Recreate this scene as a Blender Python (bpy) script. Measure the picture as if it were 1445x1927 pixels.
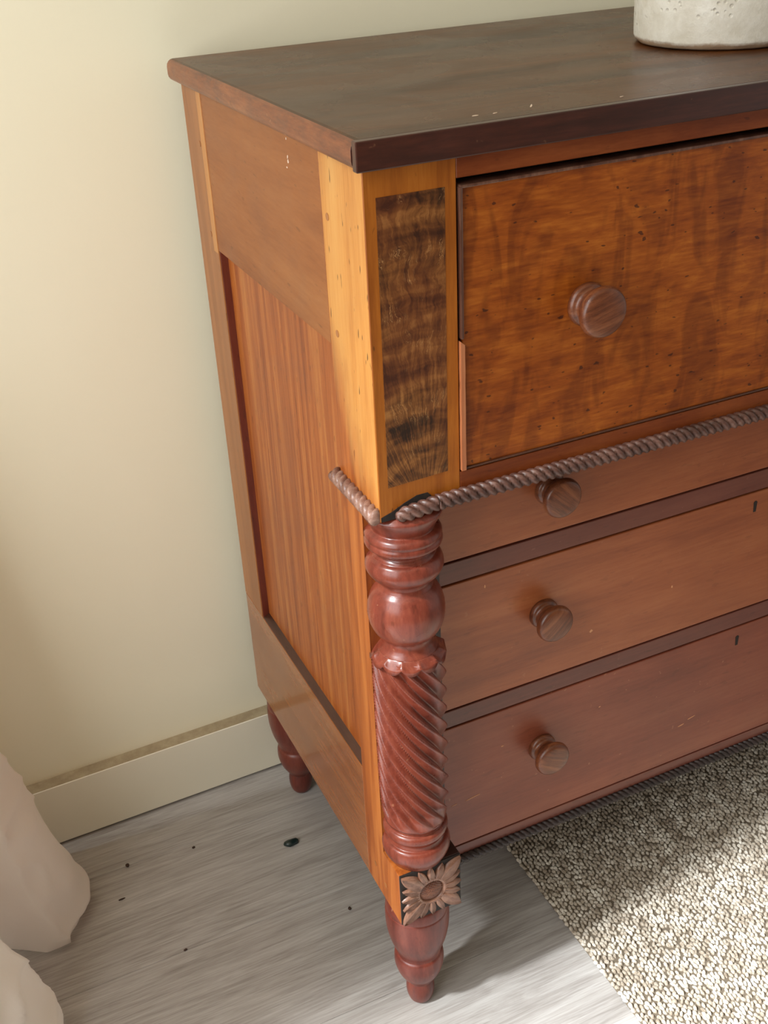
import bpy, bmesh, math, random
from mathutils import Vector, Matrix, Euler, noise
import numpy as np

random.seed(7)
for o in list(bpy.data.objects):
    bpy.data.objects.remove(o, do_unlink=True)
scene = bpy.context.scene
COL = scene.collection
PI = math.pi
R = math.radians

# ------------------------------------------------------------------ camera
cam_d = bpy.data.cameras.new('camera')
cam = bpy.data.objects.new('camera', cam_d)
COL.objects.link(cam)
cam.location = (-0.38124, -0.88039, 1.34979)
cam.rotation_mode = 'XYZ'
cam.rotation_euler = (R(59.9534), R(2.5733), R(-25.1280))
cam_d.sensor_fit = 'VERTICAL'
cam_d.sensor_height = 36.0
cam_d.lens = 2138.886 / 1927 * 36.0
cam_d.clip_start = 0.01
scene.camera = cam

# ------------------------------------------------------------------ light
world = bpy.data.worlds.new('room_ambient')
scene.world = world
world.use_nodes = True
bg = world.node_tree.nodes['Background']
bg.inputs[0].default_value = (1.0, 0.96, 0.89, 1)
bg.inputs[1].default_value = 0.58

# hazy sun and sky light entering through the window of the left wall
sun_d = bpy.data.lights.new('sun', 'SUN')
sun_d.energy = 10.5
sun_d.angle = R(8)
sun_d.color = (0.92, 0.975, 1.0)
sun = bpy.data.objects.new('sun', sun_d)
COL.objects.link(sun)
sun.location = (-3.5, -0.8, 4.4)
sun.rotation_euler = Vector((1.0, 0.07, -1.12)).to_track_quat('-Z', 'Y').to_euler()
sky_d = bpy.data.lights.new('window_skylight', 'AREA')
sky_d.shape = 'RECTANGLE'; sky_d.size = 1.5; sky_d.size_y = 2.2
sky_d.energy = 50; sky_d.color = (0.97, 0.985, 1.0)
sky = bpy.data.objects.new('window_skylight', sky_d)
COL.objects.link(sky)
sky.location = (-1.66, -0.90, 1.75)
sky.rotation_euler = (R(90), 0, R(-90))

scene.view_settings.view_transform = 'Standard'
scene.view_settings.look = 'None'
scene.view_settings.gamma = 1.0
scene.view_settings.use_curve_mapping = False
scene.view_settings.exposure = 0.0

# ------------------------------------------------------------------ helpers
def lin(c):
    out = []
    for v in c[:3]:
        v = v / 255.0
        out.append(v / 12.92 if v <= 0.04045 else ((v + 0.055) / 1.055) ** 2.4)
    return (*out, 1.0)

class NT:
    def __init__(self, name):
        self.m = bpy.data.materials.new(name)
        self.m.use_nodes = True
        self.t = self.m.node_tree
        self.b = self.t.nodes['Principled BSDF']
    def n(self, typ, **kw):
        nd = self.t.nodes.new(typ)
        for k, v in kw.items():
            setattr(nd, k, v)
        return nd
    def l(self, a, b):
        self.t.links.new(a, b)
    def coords(self, scale=(1, 1, 1), rot=(0, 0, 0), loc=(0, 0, 0), rnd=False):
        tc = self.n('ShaderNodeTexCoord')
        mp = self.n('ShaderNodeMapping')
        mp.inputs['Scale'].default_value = scale
        mp.inputs['Rotation'].default_value = rot
        mp.inputs['Location'].default_value = loc
        src = tc.outputs['Object']
        if rnd:
            oi = self.n('ShaderNodeObjectInfo')
            ad = self.n('ShaderNodeVectorMath', operation='MULTIPLY_ADD')
            cx = self.n('ShaderNodeCombineXYZ')
            for i in range(3):
                self.l(oi.outputs['Random'], cx.inputs[i])
            self.l(cx.outputs[0], ad.inputs[0])
            ad.inputs[1].default_value = (13.0, 7.0, 5.0)
            self.l(src, ad.inputs[2])
            src = ad.outputs[0]
        self.l(src, mp.inputs['Vector'])
        return mp.outputs[0]
    def noise(self, vec, scale, detail=4, rough=0.55, dist=0.0):
        nd = self.n('ShaderNodeTexNoise')
        nd.inputs['Scale'].default_value = scale
        nd.inputs['Detail'].default_value = detail
        nd.inputs['Roughness'].default_value = rough
        nd.inputs['Distortion'].default_value = dist
        if vec is not None:
            self.l(vec, nd.inputs['Vector'])
        return nd.outputs['Fac']
    def ramp(self, fac, stops, interp='LINEAR'):
        r = self.n('ShaderNodeValToRGB')
        cr = r.color_ramp
        cr.interpolation = interp
        while len(cr.elements) < len(stops):
            cr.elements.new(0.5)
        for e, (p, c) in zip(cr.elements, stops):
            e.position = p
            e.color = c if len(c) == 4 else (*c, 1)
        self.l(fac, r.inputs[0])
        return r.outputs[0]
    def math(self, op, a, b=None, c=None, clamp=False):
        nd = self.n('ShaderNodeMath', operation=op)
        nd.use_clamp = clamp
        for i, v in enumerate((a, b, c)):
            if v is None: continue
            if isinstance(v, (int, float)): nd.inputs[i].default_value = v
            else: self.l(v, nd.inputs[i])
        return nd.outputs[0]
    def mix(self, fac, a, b, mode='MIX'):
        nd = self.n('ShaderNodeMix', data_type='RGBA', blend_type=mode)
        for i, v in ((0, fac), (6, a), (7, b)):
            if isinstance(v, (int, float)): nd.inputs[i].default_value = v
            elif isinstance(v, tuple): nd.inputs[i].default_value = v
            else: self.l(v, nd.inputs[i])
        return nd.outputs[2]
    def bump(self, h, strength, dist=0.001):
        b = self.n('ShaderNodeBump')
        b.inputs['Strength'].default_value = strength
        b.inputs['Distance'].default_value = dist
        self.l(h, b.inputs['Height'])
        self.l(b.outputs[0], self.b.inputs['Normal'])
    def set(self, **kw):
        for k, v in kw.items():
            k = {'rough': 'Roughness', 'coat': 'Coat Weight', 'coat_rough': 'Coat Roughness', 'spec': 'Specular IOR Level',
                 'color': 'Base Color', 'metal': 'Metallic', 'sheen': 'Sheen Weight', 'sss': 'Subsurface Weight'}[k]
            if isinstance(v, (int, float, tuple)): self.b.inputs[k].default_value = v
            else: self.l(v, self.b.inputs[k])

BLACKC = (0, 0, 0, 1); WHITEC = (1, 1, 1, 1)

def wood(name, dark, mid, light, axis='X', stretch=14, big=4.0, fine=60, rough=0.35, coat=0.0, spots=0.35,
         blotch=0.35, specks=0.0, rot=(0, 0, 0), blotch_scale=9, bump=0.12, spec=0.5, coat_rough=0.15, k=0.66):
    """Finished wood: streaks and fibres along one axis, blotches, dark pores, a few pale chips."""
    w = NT(name)
    lin = lambda c: tuple(v * k for v in globals()['lin'](c)[:3]) + (1.0,)
    i = 'XYZ'.index(axis)
    sc = [1.0, 1.0, 1.0]; sc[i] = 1.0 / stretch
    v = w.coords(tuple(sc), rot)
    s1 = w.noise(v, big * 6, 6, 0.6, 0.8)
    s2 = w.noise(v, fine * 6, 3, 0.7, 0.2)
    f = w.math('ADD', w.math('MULTIPLY', s1, 0.72), w.math('MULTIPLY', s2, 0.28))
    col = w.ramp(f, [(0.33, lin(dark)), (0.5, lin(mid)), (0.68, lin(light))])
    v0 = w.coords((1, 1, 1), rot)
    bl = w.noise(v0, blotch_scale, 4, 0.6, 0.6)
    blr = w.ramp(bl, [(0.35, (0.62, 0.55, 0.50)), (0.6, WHITEC)])
    col = w.mix(blotch, col, blr, 'MULTIPLY')
    if spots:
        sc2 = [1.0, 1.0, 1.0]; sc2[i] = 0.3
        vs = w.coords(tuple(sc2), rot, (3.1, 1.7, 0.4))
        sp = w.noise(vs, 170, 1, 0.4, 0.0)
        sr = w.ramp(sp, [(0.70, BLACKC), (0.745, WHITEC)])
        col = w.mix(w.math('MULTIPLY', sr, spots), col, lin((38, 18, 10)))
    if specks:
        vs = w.coords((1, 1, 1), rot, (7.3, 2.2, 5.5))
        sp = w.noise(vs, 120, 2, 0.5, 0.0)
        sr = w.ramp(sp, [(0.735, BLACKC), (0.76, WHITEC)])
        col = w.mix(w.math('MULTIPLY', sr, specks), col, lin((214, 160, 120)))
    rv = w.math('ADD', w.math('MULTIPLY', bl, 0.22), rough - 0.11)
    w.set(color=col, rough=rv, coat=coat, coat_rough=coat_rough, spec=spec)
    w.bump(s2, bump, 0.0006)
    return w.m

def plain(name, c, rough=0.6, **kw):
    w = NT(name); w.set(color=lin(c), rough=rough, **kw); return w.m

def obj(name, mesh_or_bm, mat, parent=None, smooth=False, label=None, kind=None):
    if isinstance(mesh_or_bm, bmesh.types.BMesh):
        me = bpy.data.meshes.new(name)
        bmesh.ops.recalc_face_normals(mesh_or_bm, faces=mesh_or_bm.faces[:])
        mesh_or_bm.to_mesh(me); mesh_or_bm.free()
    else:
        me = mesh_or_bm
    if mat is not None and not me.materials:
        me.materials.append(mat)
    if smooth:
        me.polygons.foreach_set('use_smooth', [True] * len(me.polygons))
    o = bpy.data.objects.new(name, me)
    COL.objects.link(o)
    if parent is not None: o.parent = parent
    if label: o['label'] = label
    if kind: o['kind'] = kind
    return o

def tag(o, label, cat=None, group=None, kind=None):
    o['label'] = label
    if cat: o['category'] = cat
    if group: o['group'] = group
    if kind: o['kind'] = kind
    return o

def empty(name, loc=(0, 0, 0)):
    o = bpy.data.objects.new(name, None)
    o.empty_display_size = 0.05
    COL.objects.link(o); o.location = loc
    return o

def add_box(bm, x0, x1, y0, y1, z0, z1, bev=0.0, seg=1):
    x0, x1 = min(x0, x1), max(x0, x1)
    vs = [bm.verts.new(c) for c in ((x0, y0, z0), (x1, y0, z0), (x1, y1, z0), (x0, y1, z0), (x0, y0, z1), (x1, y0, z1), (x1, y1, z1), (x0, y1, z1))]
    fs = [bm.faces.new([vs[i] for i in q]) for q in ((0, 3, 2, 1), (4, 5, 6, 7), (0, 1, 5, 4), (1, 2, 6, 5), (2, 3, 7, 6), (3, 0, 4, 7))]
    if bev > 0:
        es = list({e for f in fs for e in f.edges})
        bmesh.ops.bevel(bm, geom=es, offset=bev, segments=seg, affect='EDGES', profile=0.5)
    return bm

def box(name, x0, x1, y0, y1, z0, z1, mat, parent=None, bev=0.0006, seg=1, label=None):
    bm = bmesh.new()
    add_box(bm, x0, x1, y0, y1, z0, z1, bev, seg)
    return obj(name, bm, mat, parent, label=label)

def prism_yz(bm, pts, x0, x1, bev=0.0):
    a = [bm.verts.new((x0, y, z)) for y, z in pts]
    b = [bm.verts.new((x1, y, z)) for y, z in pts]
    n = len(pts)
    fa = bm.faces.new(a); fb = bm.faces.new(b[::-1])
    for i in range(n):
        bm.faces.new((a[i], b[i], b[(i + 1) % n], a[(i + 1) % n]))
    if bev:
        bmesh.ops.bevel(bm, geom=bm.edges[:], offset=bev, segments=1, affect='EDGES')
    return bm

def smooth_profile(pts, n=6):
    """Catmull-Rom through (r, z) points, sharp where a point is given twice."""
    out = []
    m = len(pts)
    for i in range(m - 1):
        p1, p2 = Vector(pts[i]), Vector(pts[i + 1])
        if (p1 - p2).length < 1e-7: continue
        p0 = Vector(pts[i - 1]) if i > 0 else p1 * 2 - p2
        p3 = Vector(pts[i + 2]) if i + 2 < m else p2 * 2 - p1
        if (p0 - p1).length < 1e-7: p0 = p1 * 2 - p2
        if (p3 - p2).length < 1e-7: p3 = p2 * 2 - p1
        for k in range(n):
            t = k / n
            out.append(0.5 * ((2 * p1) + (p2 - p0) * t + (2 * p0 - 5 * p1 + 4 * p2 - p3) * t * t + (3 * p1 - p0 - 3 * p2 + p3) * t ** 3))
    out.append(Vector(pts[-1]))
    return [(max(v.x, 0.0002), v.y) for v in out]

def lathe(bm, prof, seg=48, origin=(0, 0, 0), axis='Z', rfun=None):
    """prof: (radius, height). axis 'Z' up, or 'Y' pointing towards -Y."""
    rings = []
    for r, h in prof:
        ring = []
        for k in range(seg):
            a = 2 * PI * k / seg
            rr = rfun(a, h, r) if rfun else r
            if axis == 'Z': c = (origin[0] + rr * math.cos(a), origin[1] + rr * math.sin(a), origin[2] + h)
            else: c = (origin[0] + rr * math.cos(a), origin[1] - h, origin[2] + rr * math.sin(a))
            ring.append(bm.verts.new(c))
        rings.append(ring)
    for a, b in zip(rings, rings[1:]):
        for k in range(seg):
            bm.faces.new((a[k], a[(k + 1) % seg], b[(k + 1) % seg], b[k]))
    bm.faces.new(rings[0][::-1]); bm.faces.new(rings[-1])
    return bm

def tube(bm, pts, r, seg=8):
    rings = []
    n = len(pts)
    pts = [Vector(p) for p in pts]
    for i, p in enumerate(pts):
        d = (pts[min(i + 1, n - 1)] - pts[max(i - 1, 0)]).normalized()
        u = d.cross(Vector((0, 0, 1)))
        if u.length < 1e-4: u = Vector((1, 0, 0))
        u.normalize(); w = d.cross(u)
        rings.append([bm.verts.new(p + r * (math.cos(2 * PI * k / seg) * u + math.sin(2 * PI * k / seg) * w)) for k in range(seg)])
    for a, b in zip(rings, rings[1:]):
        for k in range(seg): bm.faces.new((a[k], a[(k + 1) % seg], b[(k + 1) % seg], b[k]))
    bm.faces.new(rings[0][::-1]); bm.faces.new(rings[-1])
    return bm

# ------------------------------------------------------------------ materials
M = {}
# paint
w = NT('cream_wall_paint')
v = w.coords()
n1 = w.noise(v, 2.2, 3, 0.5)
n2 = w.noise(v, 260, 2, 0.6)
w.set(color=w.ramp(n1, [(0.3, lin((244, 238, 212))), (0.7, lin((247, 242, 218)))]), rough=0.5, spec=0.35)
n3 = w.noise(v, 14, 3, 0.6)
w.bump(w.math('ADD', w.math('MULTIPLY', n2, 0.3), n3), 0.10, 0.002)
M['wall'] = w.m
w = NT('cream_trim_paint')
w.set(color=lin((240, 234, 214)), rough=0.38, spec=0.4)
w.bump(w.noise(w.coords(), 60, 3, 0.5), 0.06, 0.001)
M['trim'] = w.m
w = NT('dusty_trim_top')
n1 = w.noise(w.coords(), 45, 5, 0.65)
w.set(color=w.ramp(n1, [(0.35, lin((152, 134, 106))), (0.65, lin((174, 158, 128)))]), rough=0.8)
M['dust_top'] = w.m
# floor
w = NT('grey_oak_laminate')
v = w.coords((0.09, 1, 1), rnd=True)
v2 = w.coords((0.035, 1, 1), rnd=True)
v3 = w.coords((0.4, 1, 1), rnd=True)
g1 = w.noise(v, 38, 6, 0.62, 1.4)
g2 = w.noise(v2, 420, 3, 0.7, 0.1)
g3 = w.noise(v3, 5, 3, 0.5, 0.5)
f = w.math('ADD', w.math('MULTIPLY', g1, 0.55), w.math('MULTIPLY', g2, 0.45))
c = w.ramp(f, [(0.34, lin((140, 134, 129))), (0.5, lin((170, 165, 161))), (0.66, lin((192, 189, 186)))])
c = w.mix(0.5, c, w.ramp(g3, [(0.3, (0.80, 0.76, 0.73)), (0.7, WHITEC)]), 'MULTIPLY')
w.set(color=c, rough=w.math('ADD', w.math('MULTIPLY', g2, 0.2), 0.30), spec=0.5)
w.bump(g2, 0.25, 0.0006)
M['floor'] = w.m
M['sub'] = plain('underlay_dark', (40, 36, 33), 0.9)
# woods
M['top'] = wood('dresser_top_walnut', (62, 30, 11), (102, 57, 23), (132, 78, 36), 'X', 16, 3.0, 60, 0.28, 0.0, 0.3, 0.35, 0.0, coat_rough=0.25, spec=0.13, k=0.60)
M['top_edge'] = wood('worn_top_edge', (96, 46, 28), (150, 84, 48), (188, 120, 74), 'Y', 6, 5, 60, 0.38, 0.1, 0.25, 0.6, 0.35, blotch_scale=30, k=0.72)
M['top_front'] = wood('dark_edge_veneer', (46, 18, 12), (72, 31, 21), (98, 47, 32), 'X', 9, 5, 50, 0.34, 0.15, 0.2, 0.4, 0.1, rot=(0, 0.10, 0))
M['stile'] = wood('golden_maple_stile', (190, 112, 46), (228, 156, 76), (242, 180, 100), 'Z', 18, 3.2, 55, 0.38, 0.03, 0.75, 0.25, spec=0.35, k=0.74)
def paint_stile_glow(m):  # paints a patch of light into the stile: golden above a diagonal, orange below
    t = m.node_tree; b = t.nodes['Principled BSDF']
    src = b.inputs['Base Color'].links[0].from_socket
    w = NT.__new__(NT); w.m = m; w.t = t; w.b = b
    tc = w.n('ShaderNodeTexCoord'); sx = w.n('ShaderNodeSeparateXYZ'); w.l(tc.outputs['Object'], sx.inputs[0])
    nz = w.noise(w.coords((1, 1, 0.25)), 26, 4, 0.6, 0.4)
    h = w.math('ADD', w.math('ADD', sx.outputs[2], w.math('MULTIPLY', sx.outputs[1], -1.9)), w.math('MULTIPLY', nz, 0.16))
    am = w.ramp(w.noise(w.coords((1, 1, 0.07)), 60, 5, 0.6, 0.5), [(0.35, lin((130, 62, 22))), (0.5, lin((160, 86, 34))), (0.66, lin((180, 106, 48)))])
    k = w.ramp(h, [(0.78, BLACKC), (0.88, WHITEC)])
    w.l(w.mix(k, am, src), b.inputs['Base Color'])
paint_stile_glow(M['stile'])
M['stile_back'] = wood('amber_back_stile', (150, 90, 46), (176, 112, 62), (192, 128, 74), 'Z', 18, 3.2, 55, 0.36, 0.04, 0.25, 0.2, spec=0.35, k=0.80)
M['pale'] = wood('pale_stile_edge', (196, 128, 66), (214, 148, 82), (228, 168, 100), 'Z', 18, 3.2, 55, 0.4, 0, 0.3, 0.2, k=0.80)
M['side_rail'] = wood('satin_side_rail', (150, 82, 34), (172, 102, 48), (186, 118, 62), 'Y', 8, 2.5, 40, 0.36, 0.03, 0.25, 0.25, 0.0, rot=(0.25, 0, 0), spec=0.3, k=0.74)
M['side_low'] = wood('glossy_low_rail', (142, 76, 32), (166, 96, 44), (182, 112, 56), 'Y', 12, 2.5, 40, 0.22, 0.22, 0.2, 0.25, coat_rough=0.08, spec=0.4, k=0.80)
M['panel'] = wood('streaked_side_panel', (144, 68, 26), (182, 100, 44), (212, 138, 70), 'Z', 30, 13, 130, 0.38, 0.02, 0.3, 0.4, blotch_scale=7, spec=0.3, k=0.84)
M['red_edge'] = wood('red_stained_edge', (92, 34, 22), (122, 50, 32), (140, 66, 44), 'Z', 10, 5, 50, 0.4, 0.1, 0.3, 0.3)
M['brown_edge'] = wood('brown_moulded_edge', (70, 36, 24), (92, 52, 36), (110, 66, 48), 'Y', 10, 5, 50, 0.35, 0.15, 0.3, 0.3)
M['front_post'] = wood('amber_front_post', (140, 72, 14), (172, 98, 26), (194, 120, 42), 'Z', 14, 3.5, 50, 0.42, 0.0, 0.55, 0.4, spec=0.3, k=0.84)
M['front_rail'] = wood('curly_front_rail', (112, 46, 14), (140, 66, 24), (160, 84, 36), 'X', 8, 5, 60, 0.42, 0.0, 0.4, 0.4, spec=0.3, k=0.72)
M['low_drawer'] = wood('cherry_drawer_front', (138, 70, 40), (164, 90, 52), (180, 108, 66), 'X', 12, 2.2, 45, 0.36, 0.08, 0.14, 0.3, 0.12, k=0.80, spec=0.45, rot=(0, 0.06, 0), blotch_scale=5, coat_rough=0.3)
M['low_drawer_red'] = wood('red_cherry_drawer_front', (122, 60, 42), (146, 76, 54), (160, 92, 66), 'X', 12, 2.2, 45, 0.38, 0.08, 0.14, 0.4, 0.3, k=0.72, spec=0.36, rot=(0, 0.06, 0), blotch_scale=6, coat_rough=0.3)
M['low_rail'] = wood('plum_drawer_rail', (98, 48, 38), (120, 62, 48), (134, 76, 58), 'X', 12, 3, 50, 0.40, 0.05, 0.2, 0.3, 0.1, k=0.72)
M['knob'] = wood('turned_knob_wood', (78, 36, 20), (122, 66, 38), (160, 98, 62), 'X', 9, 14, 120, 0.34, 0.06, 0.2, 0.4, coat_rough=0.12, k=0.72)
M['inner'] = plain('dark_carcass_wood', (30, 18, 12), 0.8)
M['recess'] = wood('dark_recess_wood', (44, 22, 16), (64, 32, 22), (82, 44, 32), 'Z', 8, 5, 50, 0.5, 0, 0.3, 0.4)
M['raw'] = wood('raw_broken_bead', (176, 98, 56), (204, 124, 78), (222, 150, 104), 'Z', 20, 6, 60, 0.5, 0, 0.2, 0.2)
M['bead'] = wood('scratched_cock_bead', (74, 40, 28), (104, 64, 48), (150, 110, 90), 'Z', 10, 8, 60, 0.32, 0.2, 0.2, 0.3, 0.25)
M['scar'] = wood('old_glue_scar', (22, 16, 12), (40, 28, 20), (66, 44, 28), 'Z', 4, 12, 60, 0.8, 0, 0.3, 0.5)

# upper drawer: mottled flame figure
w = NT('flame_figured_drawer')
v = w.coords((0.30, 1, 1), (0, 0.12, 0))
vf = w.coords((1.0, 1, 0.34), (0, -0.42, 0), (1.3, 0, 0.7))
fl = w.noise(vf, 24, 3, 0.5, 1.6)
gr = w.noise(v, 55, 5, 0.65, 0.6)
fi = w.noise(w.coords((0.12, 1, 1), (0, 0.16, 0)), 330, 2, 0.6, 0.1)
base = w.ramp(w.math('ADD', w.math('MULTIPLY', gr, 0.6), w.math('MULTIPLY', fi, 0.4)),
              [(0.34, lin((122, 55, 9))), (0.5, lin((150, 76, 16))), (0.66, lin((174, 98, 28)))])
flr = w.ramp(fl, [(0.47, WHITEC), (0.60, (0.52, 0.44, 0.40, 1))])
col = w.mix(0.62, base, flr, 'MULTIPLY')
big = w.noise(w.coords(), 5.5, 3, 0.6, 0.4)
col = w.mix(0.6, col, w.ramp(big, [(0.36, (0.66, 0.55, 0.48, 1)), (0.6, WHITEC)]), 'MULTIPLY')
sp = w.noise(w.coords((0.5, 1, 1), (0, 0.3, 0), (2, 4, 1)), 210, 1, 0.4)
col = w.mix(w.math('MULTIPLY', w.ramp(sp, [(0.715, BLACKC), (0.75, WHITEC)]), 0.75), col, lin((44, 16, 8)))
w.set(color=col, rough=w.math('ADD', w.math('MULTIPLY', big, 0.2), 0.30), coat=0.04, coat_rough=0.2, spec=0.32)
w.bump(fi, 0.12, 0.0005)
M['flame'] = w.m

# crotch veneer inlay: growth arcs and rays fanning from below
w = NT('crotch_veneer_inlay')
tc = w.n('ShaderNodeTexCoord')
sx = w.n('ShaderNodeSeparateXYZ'); w.l(tc.outputs['Object'], sx.inputs[0])
warp = w.noise(w.coords(), 30, 4, 0.6)
dx = w.math('SUBTRACT', sx.outputs[0], 0.052)
dz = w.math('SUBTRACT', sx.outputs[2], 0.775)
rad = w.math('SQRT', w.math('ADD', w.math('MULTIPLY', dx, dx), w.math('MULTIPLY', dz, dz)))
ang = w.math('ARCTAN2', dx, dz)
def polar(sa, sr):
    cx = w.n('ShaderNodeCombineXYZ')
    w.l(w.math('MULTIPLY', w.math('ADD', ang, w.math('MULTIPLY', warp, 0.10)), sa), cx.inputs[0])
    w.l(w.math('MULTIPLY', w.math('ADD', rad, w.math('MULTIPLY', warp, 0.014)), sr), cx.inputs[1])
    return cx.outputs[0]
arcs = w.noise(polar(1.5, 50), 1.0, 3, 0.6, 0.2)
rays = w.noise(polar(38, 22), 1.0, 4, 0.7, 0.3)
f = w.math('ADD', w.math('MULTIPLY', arcs, 0.55), w.math('MULTIPLY', rays, 0.45))
col = w.ramp(f, [(0.38, lin((36, 19, 8))), (0.45, lin((76, 43, 19))), (0.53, lin((112, 68, 31))), (0.62, lin((150, 100, 52)))])
redn = w.noise(w.coords(), 9, 2, 0.5)
col = w.mix(w.math('MULTIPLY', w.ramp(redn, [(0.46, BLACKC), (0.60, WHITEC)]), 0.28), col, lin((100, 44, 24)))
crk = w.noise(polar(26, 12), 1.0, 5, 0.75, 0.6)
ck = w.math('ABSOLUTE', w.math('SUBTRACT', crk, 0.5))
gate = w.ramp(w.noise(w.coords(loc=(5, 1, 2)), 34, 2), [(0.53, BLACKC), (0.60, WHITEC)])
line = w.ramp(ck, [(0.0, WHITEC), (0.010, BLACKC)])
col = w.mix(w.math('MULTIPLY', w.math('MULTIPLY', line, gate), 0.75), col, lin((200, 150, 96)))
w.set(color=col, rough=0.42, spec=0.3)
w.bump(rays, 0.25, 0.0008)
M['crotch'] = w.m

# column, feet: glossy red mahogany with random blotches
def mahogany(name, dark, mid, light, rough=0.30, coat=0.14, specks=0.25):
    return wood(name, dark, mid, light, 'Z', 6, 6, 60, rough, coat, 0.25, 0.35, specks, blotch_scale=22, bump=0.06, coat_rough=0.14, spec=0.42, k=0.80)
M['column'] = mahogany('red_mahogany_column', (100, 42, 30), (134, 62, 46), (158, 84, 62))
M['foot'] = mahogany('red_mahogany_foot', (92, 38, 30), (122, 56, 44), (148, 78, 60), 0.36, 0.1, 0.35)
M['rope'] = wood('dusty_rope_moulding', (70, 42, 34), (112, 74, 62), (156, 116, 102), 'X', 2, 10, 80, 0.42, 0.05, 0.2, 0.4, 0.12, blotch_scale=50)
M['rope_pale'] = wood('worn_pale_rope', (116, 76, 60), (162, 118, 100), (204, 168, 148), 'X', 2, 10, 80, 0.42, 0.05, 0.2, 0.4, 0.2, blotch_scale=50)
M['rope_dark'] = wood('dark_rope_moulding', (30, 18, 16), (48, 31, 28), (72, 50, 46), 'X', 2, 10, 80, 0.5, 0.0, 0.2, 0.4, 0.0, blotch_scale=50)
M['carve'] = wood('carved_rosette_wood', (112, 74, 56), (158, 112, 90), (190, 148, 124), 'X', 3, 12, 90, 0.36, 0.1, 0.2, 0.4, 0.1, blotch_scale=60, k=0.74)
M['carve_ground'] = plain('rosette_dark_ground', (30, 20, 15), 0.7)
# pot
w = NT('pitted_white_stoneware')
v = w.coords()
p1 = w.noise(v, 34, 5, 0.65)
p2 = w.n('ShaderNodeTexVoronoi'); p2.inputs['Scale'].default_value = 130
w.l(v, p2.inputs['Vector'])
gate = w.ramp(w.noise(v, 18, 3), [(0.52, BLACKC), (0.62, WHITEC)])
pits = w.math('MULTIPLY', w.ramp(p2.outputs['Distance'], [(0.16, WHITEC), (0.32, BLACKC)]), gate)
col = w.ramp(p1, [(0.3, lin((214, 208, 192))), (0.6, lin((234, 231, 220)))])
col = w.mix(w.math('MULTIPLY', pits, 0.45), col, lin((176, 162, 132)))
tc = w.n('ShaderNodeTexCoord'); sx = w.n('ShaderNodeSeparateXYZ'); w.l(tc.outputs['Object'], sx.inputs[0])
edge = w.math('ADD', sx.outputs[2], w.math('MULTIPLY', w.noise(v, 40, 4, 0.7), -0.009))
rim = w.ramp(edge, [(0.0, WHITEC), (0.004, BLACKC)])
col = w.mix(w.math('MULTIPLY', rim, 0.8), col, lin((146, 108, 66)))
w.set(color=col, rough=0.42, spec=0.4)
w.bump(w.math('SUBTRACT', p1, w.math('MULTIPLY', pits, 1.4)), 0.5, 0.004)
M['pot'] = w.m
# textiles
w = NT('boucle_jute_yarn')
v = w.coords()
a = w.noise(v, 55, 3, 0.7)
b = w.noise(v, 700, 2, 0.6)
f = w.math('ADD', w.math('MULTIPLY', a, 0.65), w.math('MULTIPLY', b, 0.35))
w.set(color=w.ramp(f, [(0.36, lin((128, 112, 94))), (0.5, lin((180, 168, 152))), (0.62, lin((226, 220, 208)))]), rough=0.75, spec=0.25, sheen=0.2)
w.bump(b, 0.5, 0.001)
M['yarn'] = w.m
M['rug_back'] = plain('jute_ground_weave', (104, 92, 77), 0.95)
w = NT('pale_linen_curtain')
v = w.coords((1, 1, 0.6))
a = w.noise(v, 900, 2, 0.6)
b = w.noise(w.coords(), 7, 3, 0.5)
w.set(color=w.ramp(b, [(0.35, lin((246, 240, 235))), (0.65, lin((252, 248, 244)))]), rough=0.85, sheen=0.25, spec=0.2)
w.b.inputs['Transmission Weight'].default_value = 0.0
w.bump(a, 0.25, 0.0008)
tl = w.n('ShaderNodeBsdfTranslucent'); tl.inputs[0].default_value = lin((252, 247, 243))
ms = w.n('ShaderNodeMixShader'); ms.inputs[0].default_value = 0.6
w.l(w.b.outputs[0], ms.inputs[1]); w.l(tl.outputs[0], ms.inputs[2])
w.l(ms.outputs[0], w.t.nodes['Material Output'].inputs[0])
M['linen'] = w.m
M['brass'] = plain('brushed_brass', (150, 120, 76), 0.35, metal=1.0)
M['chip'] = plain('dark_green_chip', (22, 38, 36), 0.35)
M['crumb'] = plain('brown_crumb', (62, 44, 34), 0.9)

# ------------------------------------------------------------------ setting
WR = math.atan(0.018)                # the wall is not quite square to the chest
def wall_y(x, base): return base + 0.018 * x
XL, XR, YF, ZC = -1.62, 2.4, -2.6, 3.0
fl = box('floor', XL, XR, YF, 0.62, -0.06, -0.0125, M['sub'], bev=0)
tag(fl, 'greyish laminate plank floor', kind='structure')
PW = 0.1975; PL = 1.75; G = 0.0004
yb = 0.0635 + 3 * PW
row = 0
meshes = {}
y1 = yb
while y1 > YF + 0.02:
    y0 = y1 - PW
    x = -0.62 - (row * 0.29) % 0.6 - PL
    while x < XR:
        x0, x1 = max(x, XL), min(x + PL, XR)
        if x1 - x0 > 0.05:
            L = x1 - x0
            key = round(L, 3)
            if key not in meshes:
                bm = bmesh.new()
                add_box(bm, -L / 2 + G / 2, L / 2 - G / 2, -PW / 2 + G / 2, PW / 2 - G / 2, -0.012, 0.0, 0.0005)
                me = bpy.data.meshes.new('plank'); bm.to_mesh(me); bm.free(); me.materials.append(M['floor'])
                meshes[key] = me
            p = bpy.data.objects.new('plank', meshes[key]); COL.objects.link(p)
            p.location = ((x0 + x1) / 2, (y0 + y1) / 2, 0); p.parent = fl
        x += PL
    y1 = y0; row += 1

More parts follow.
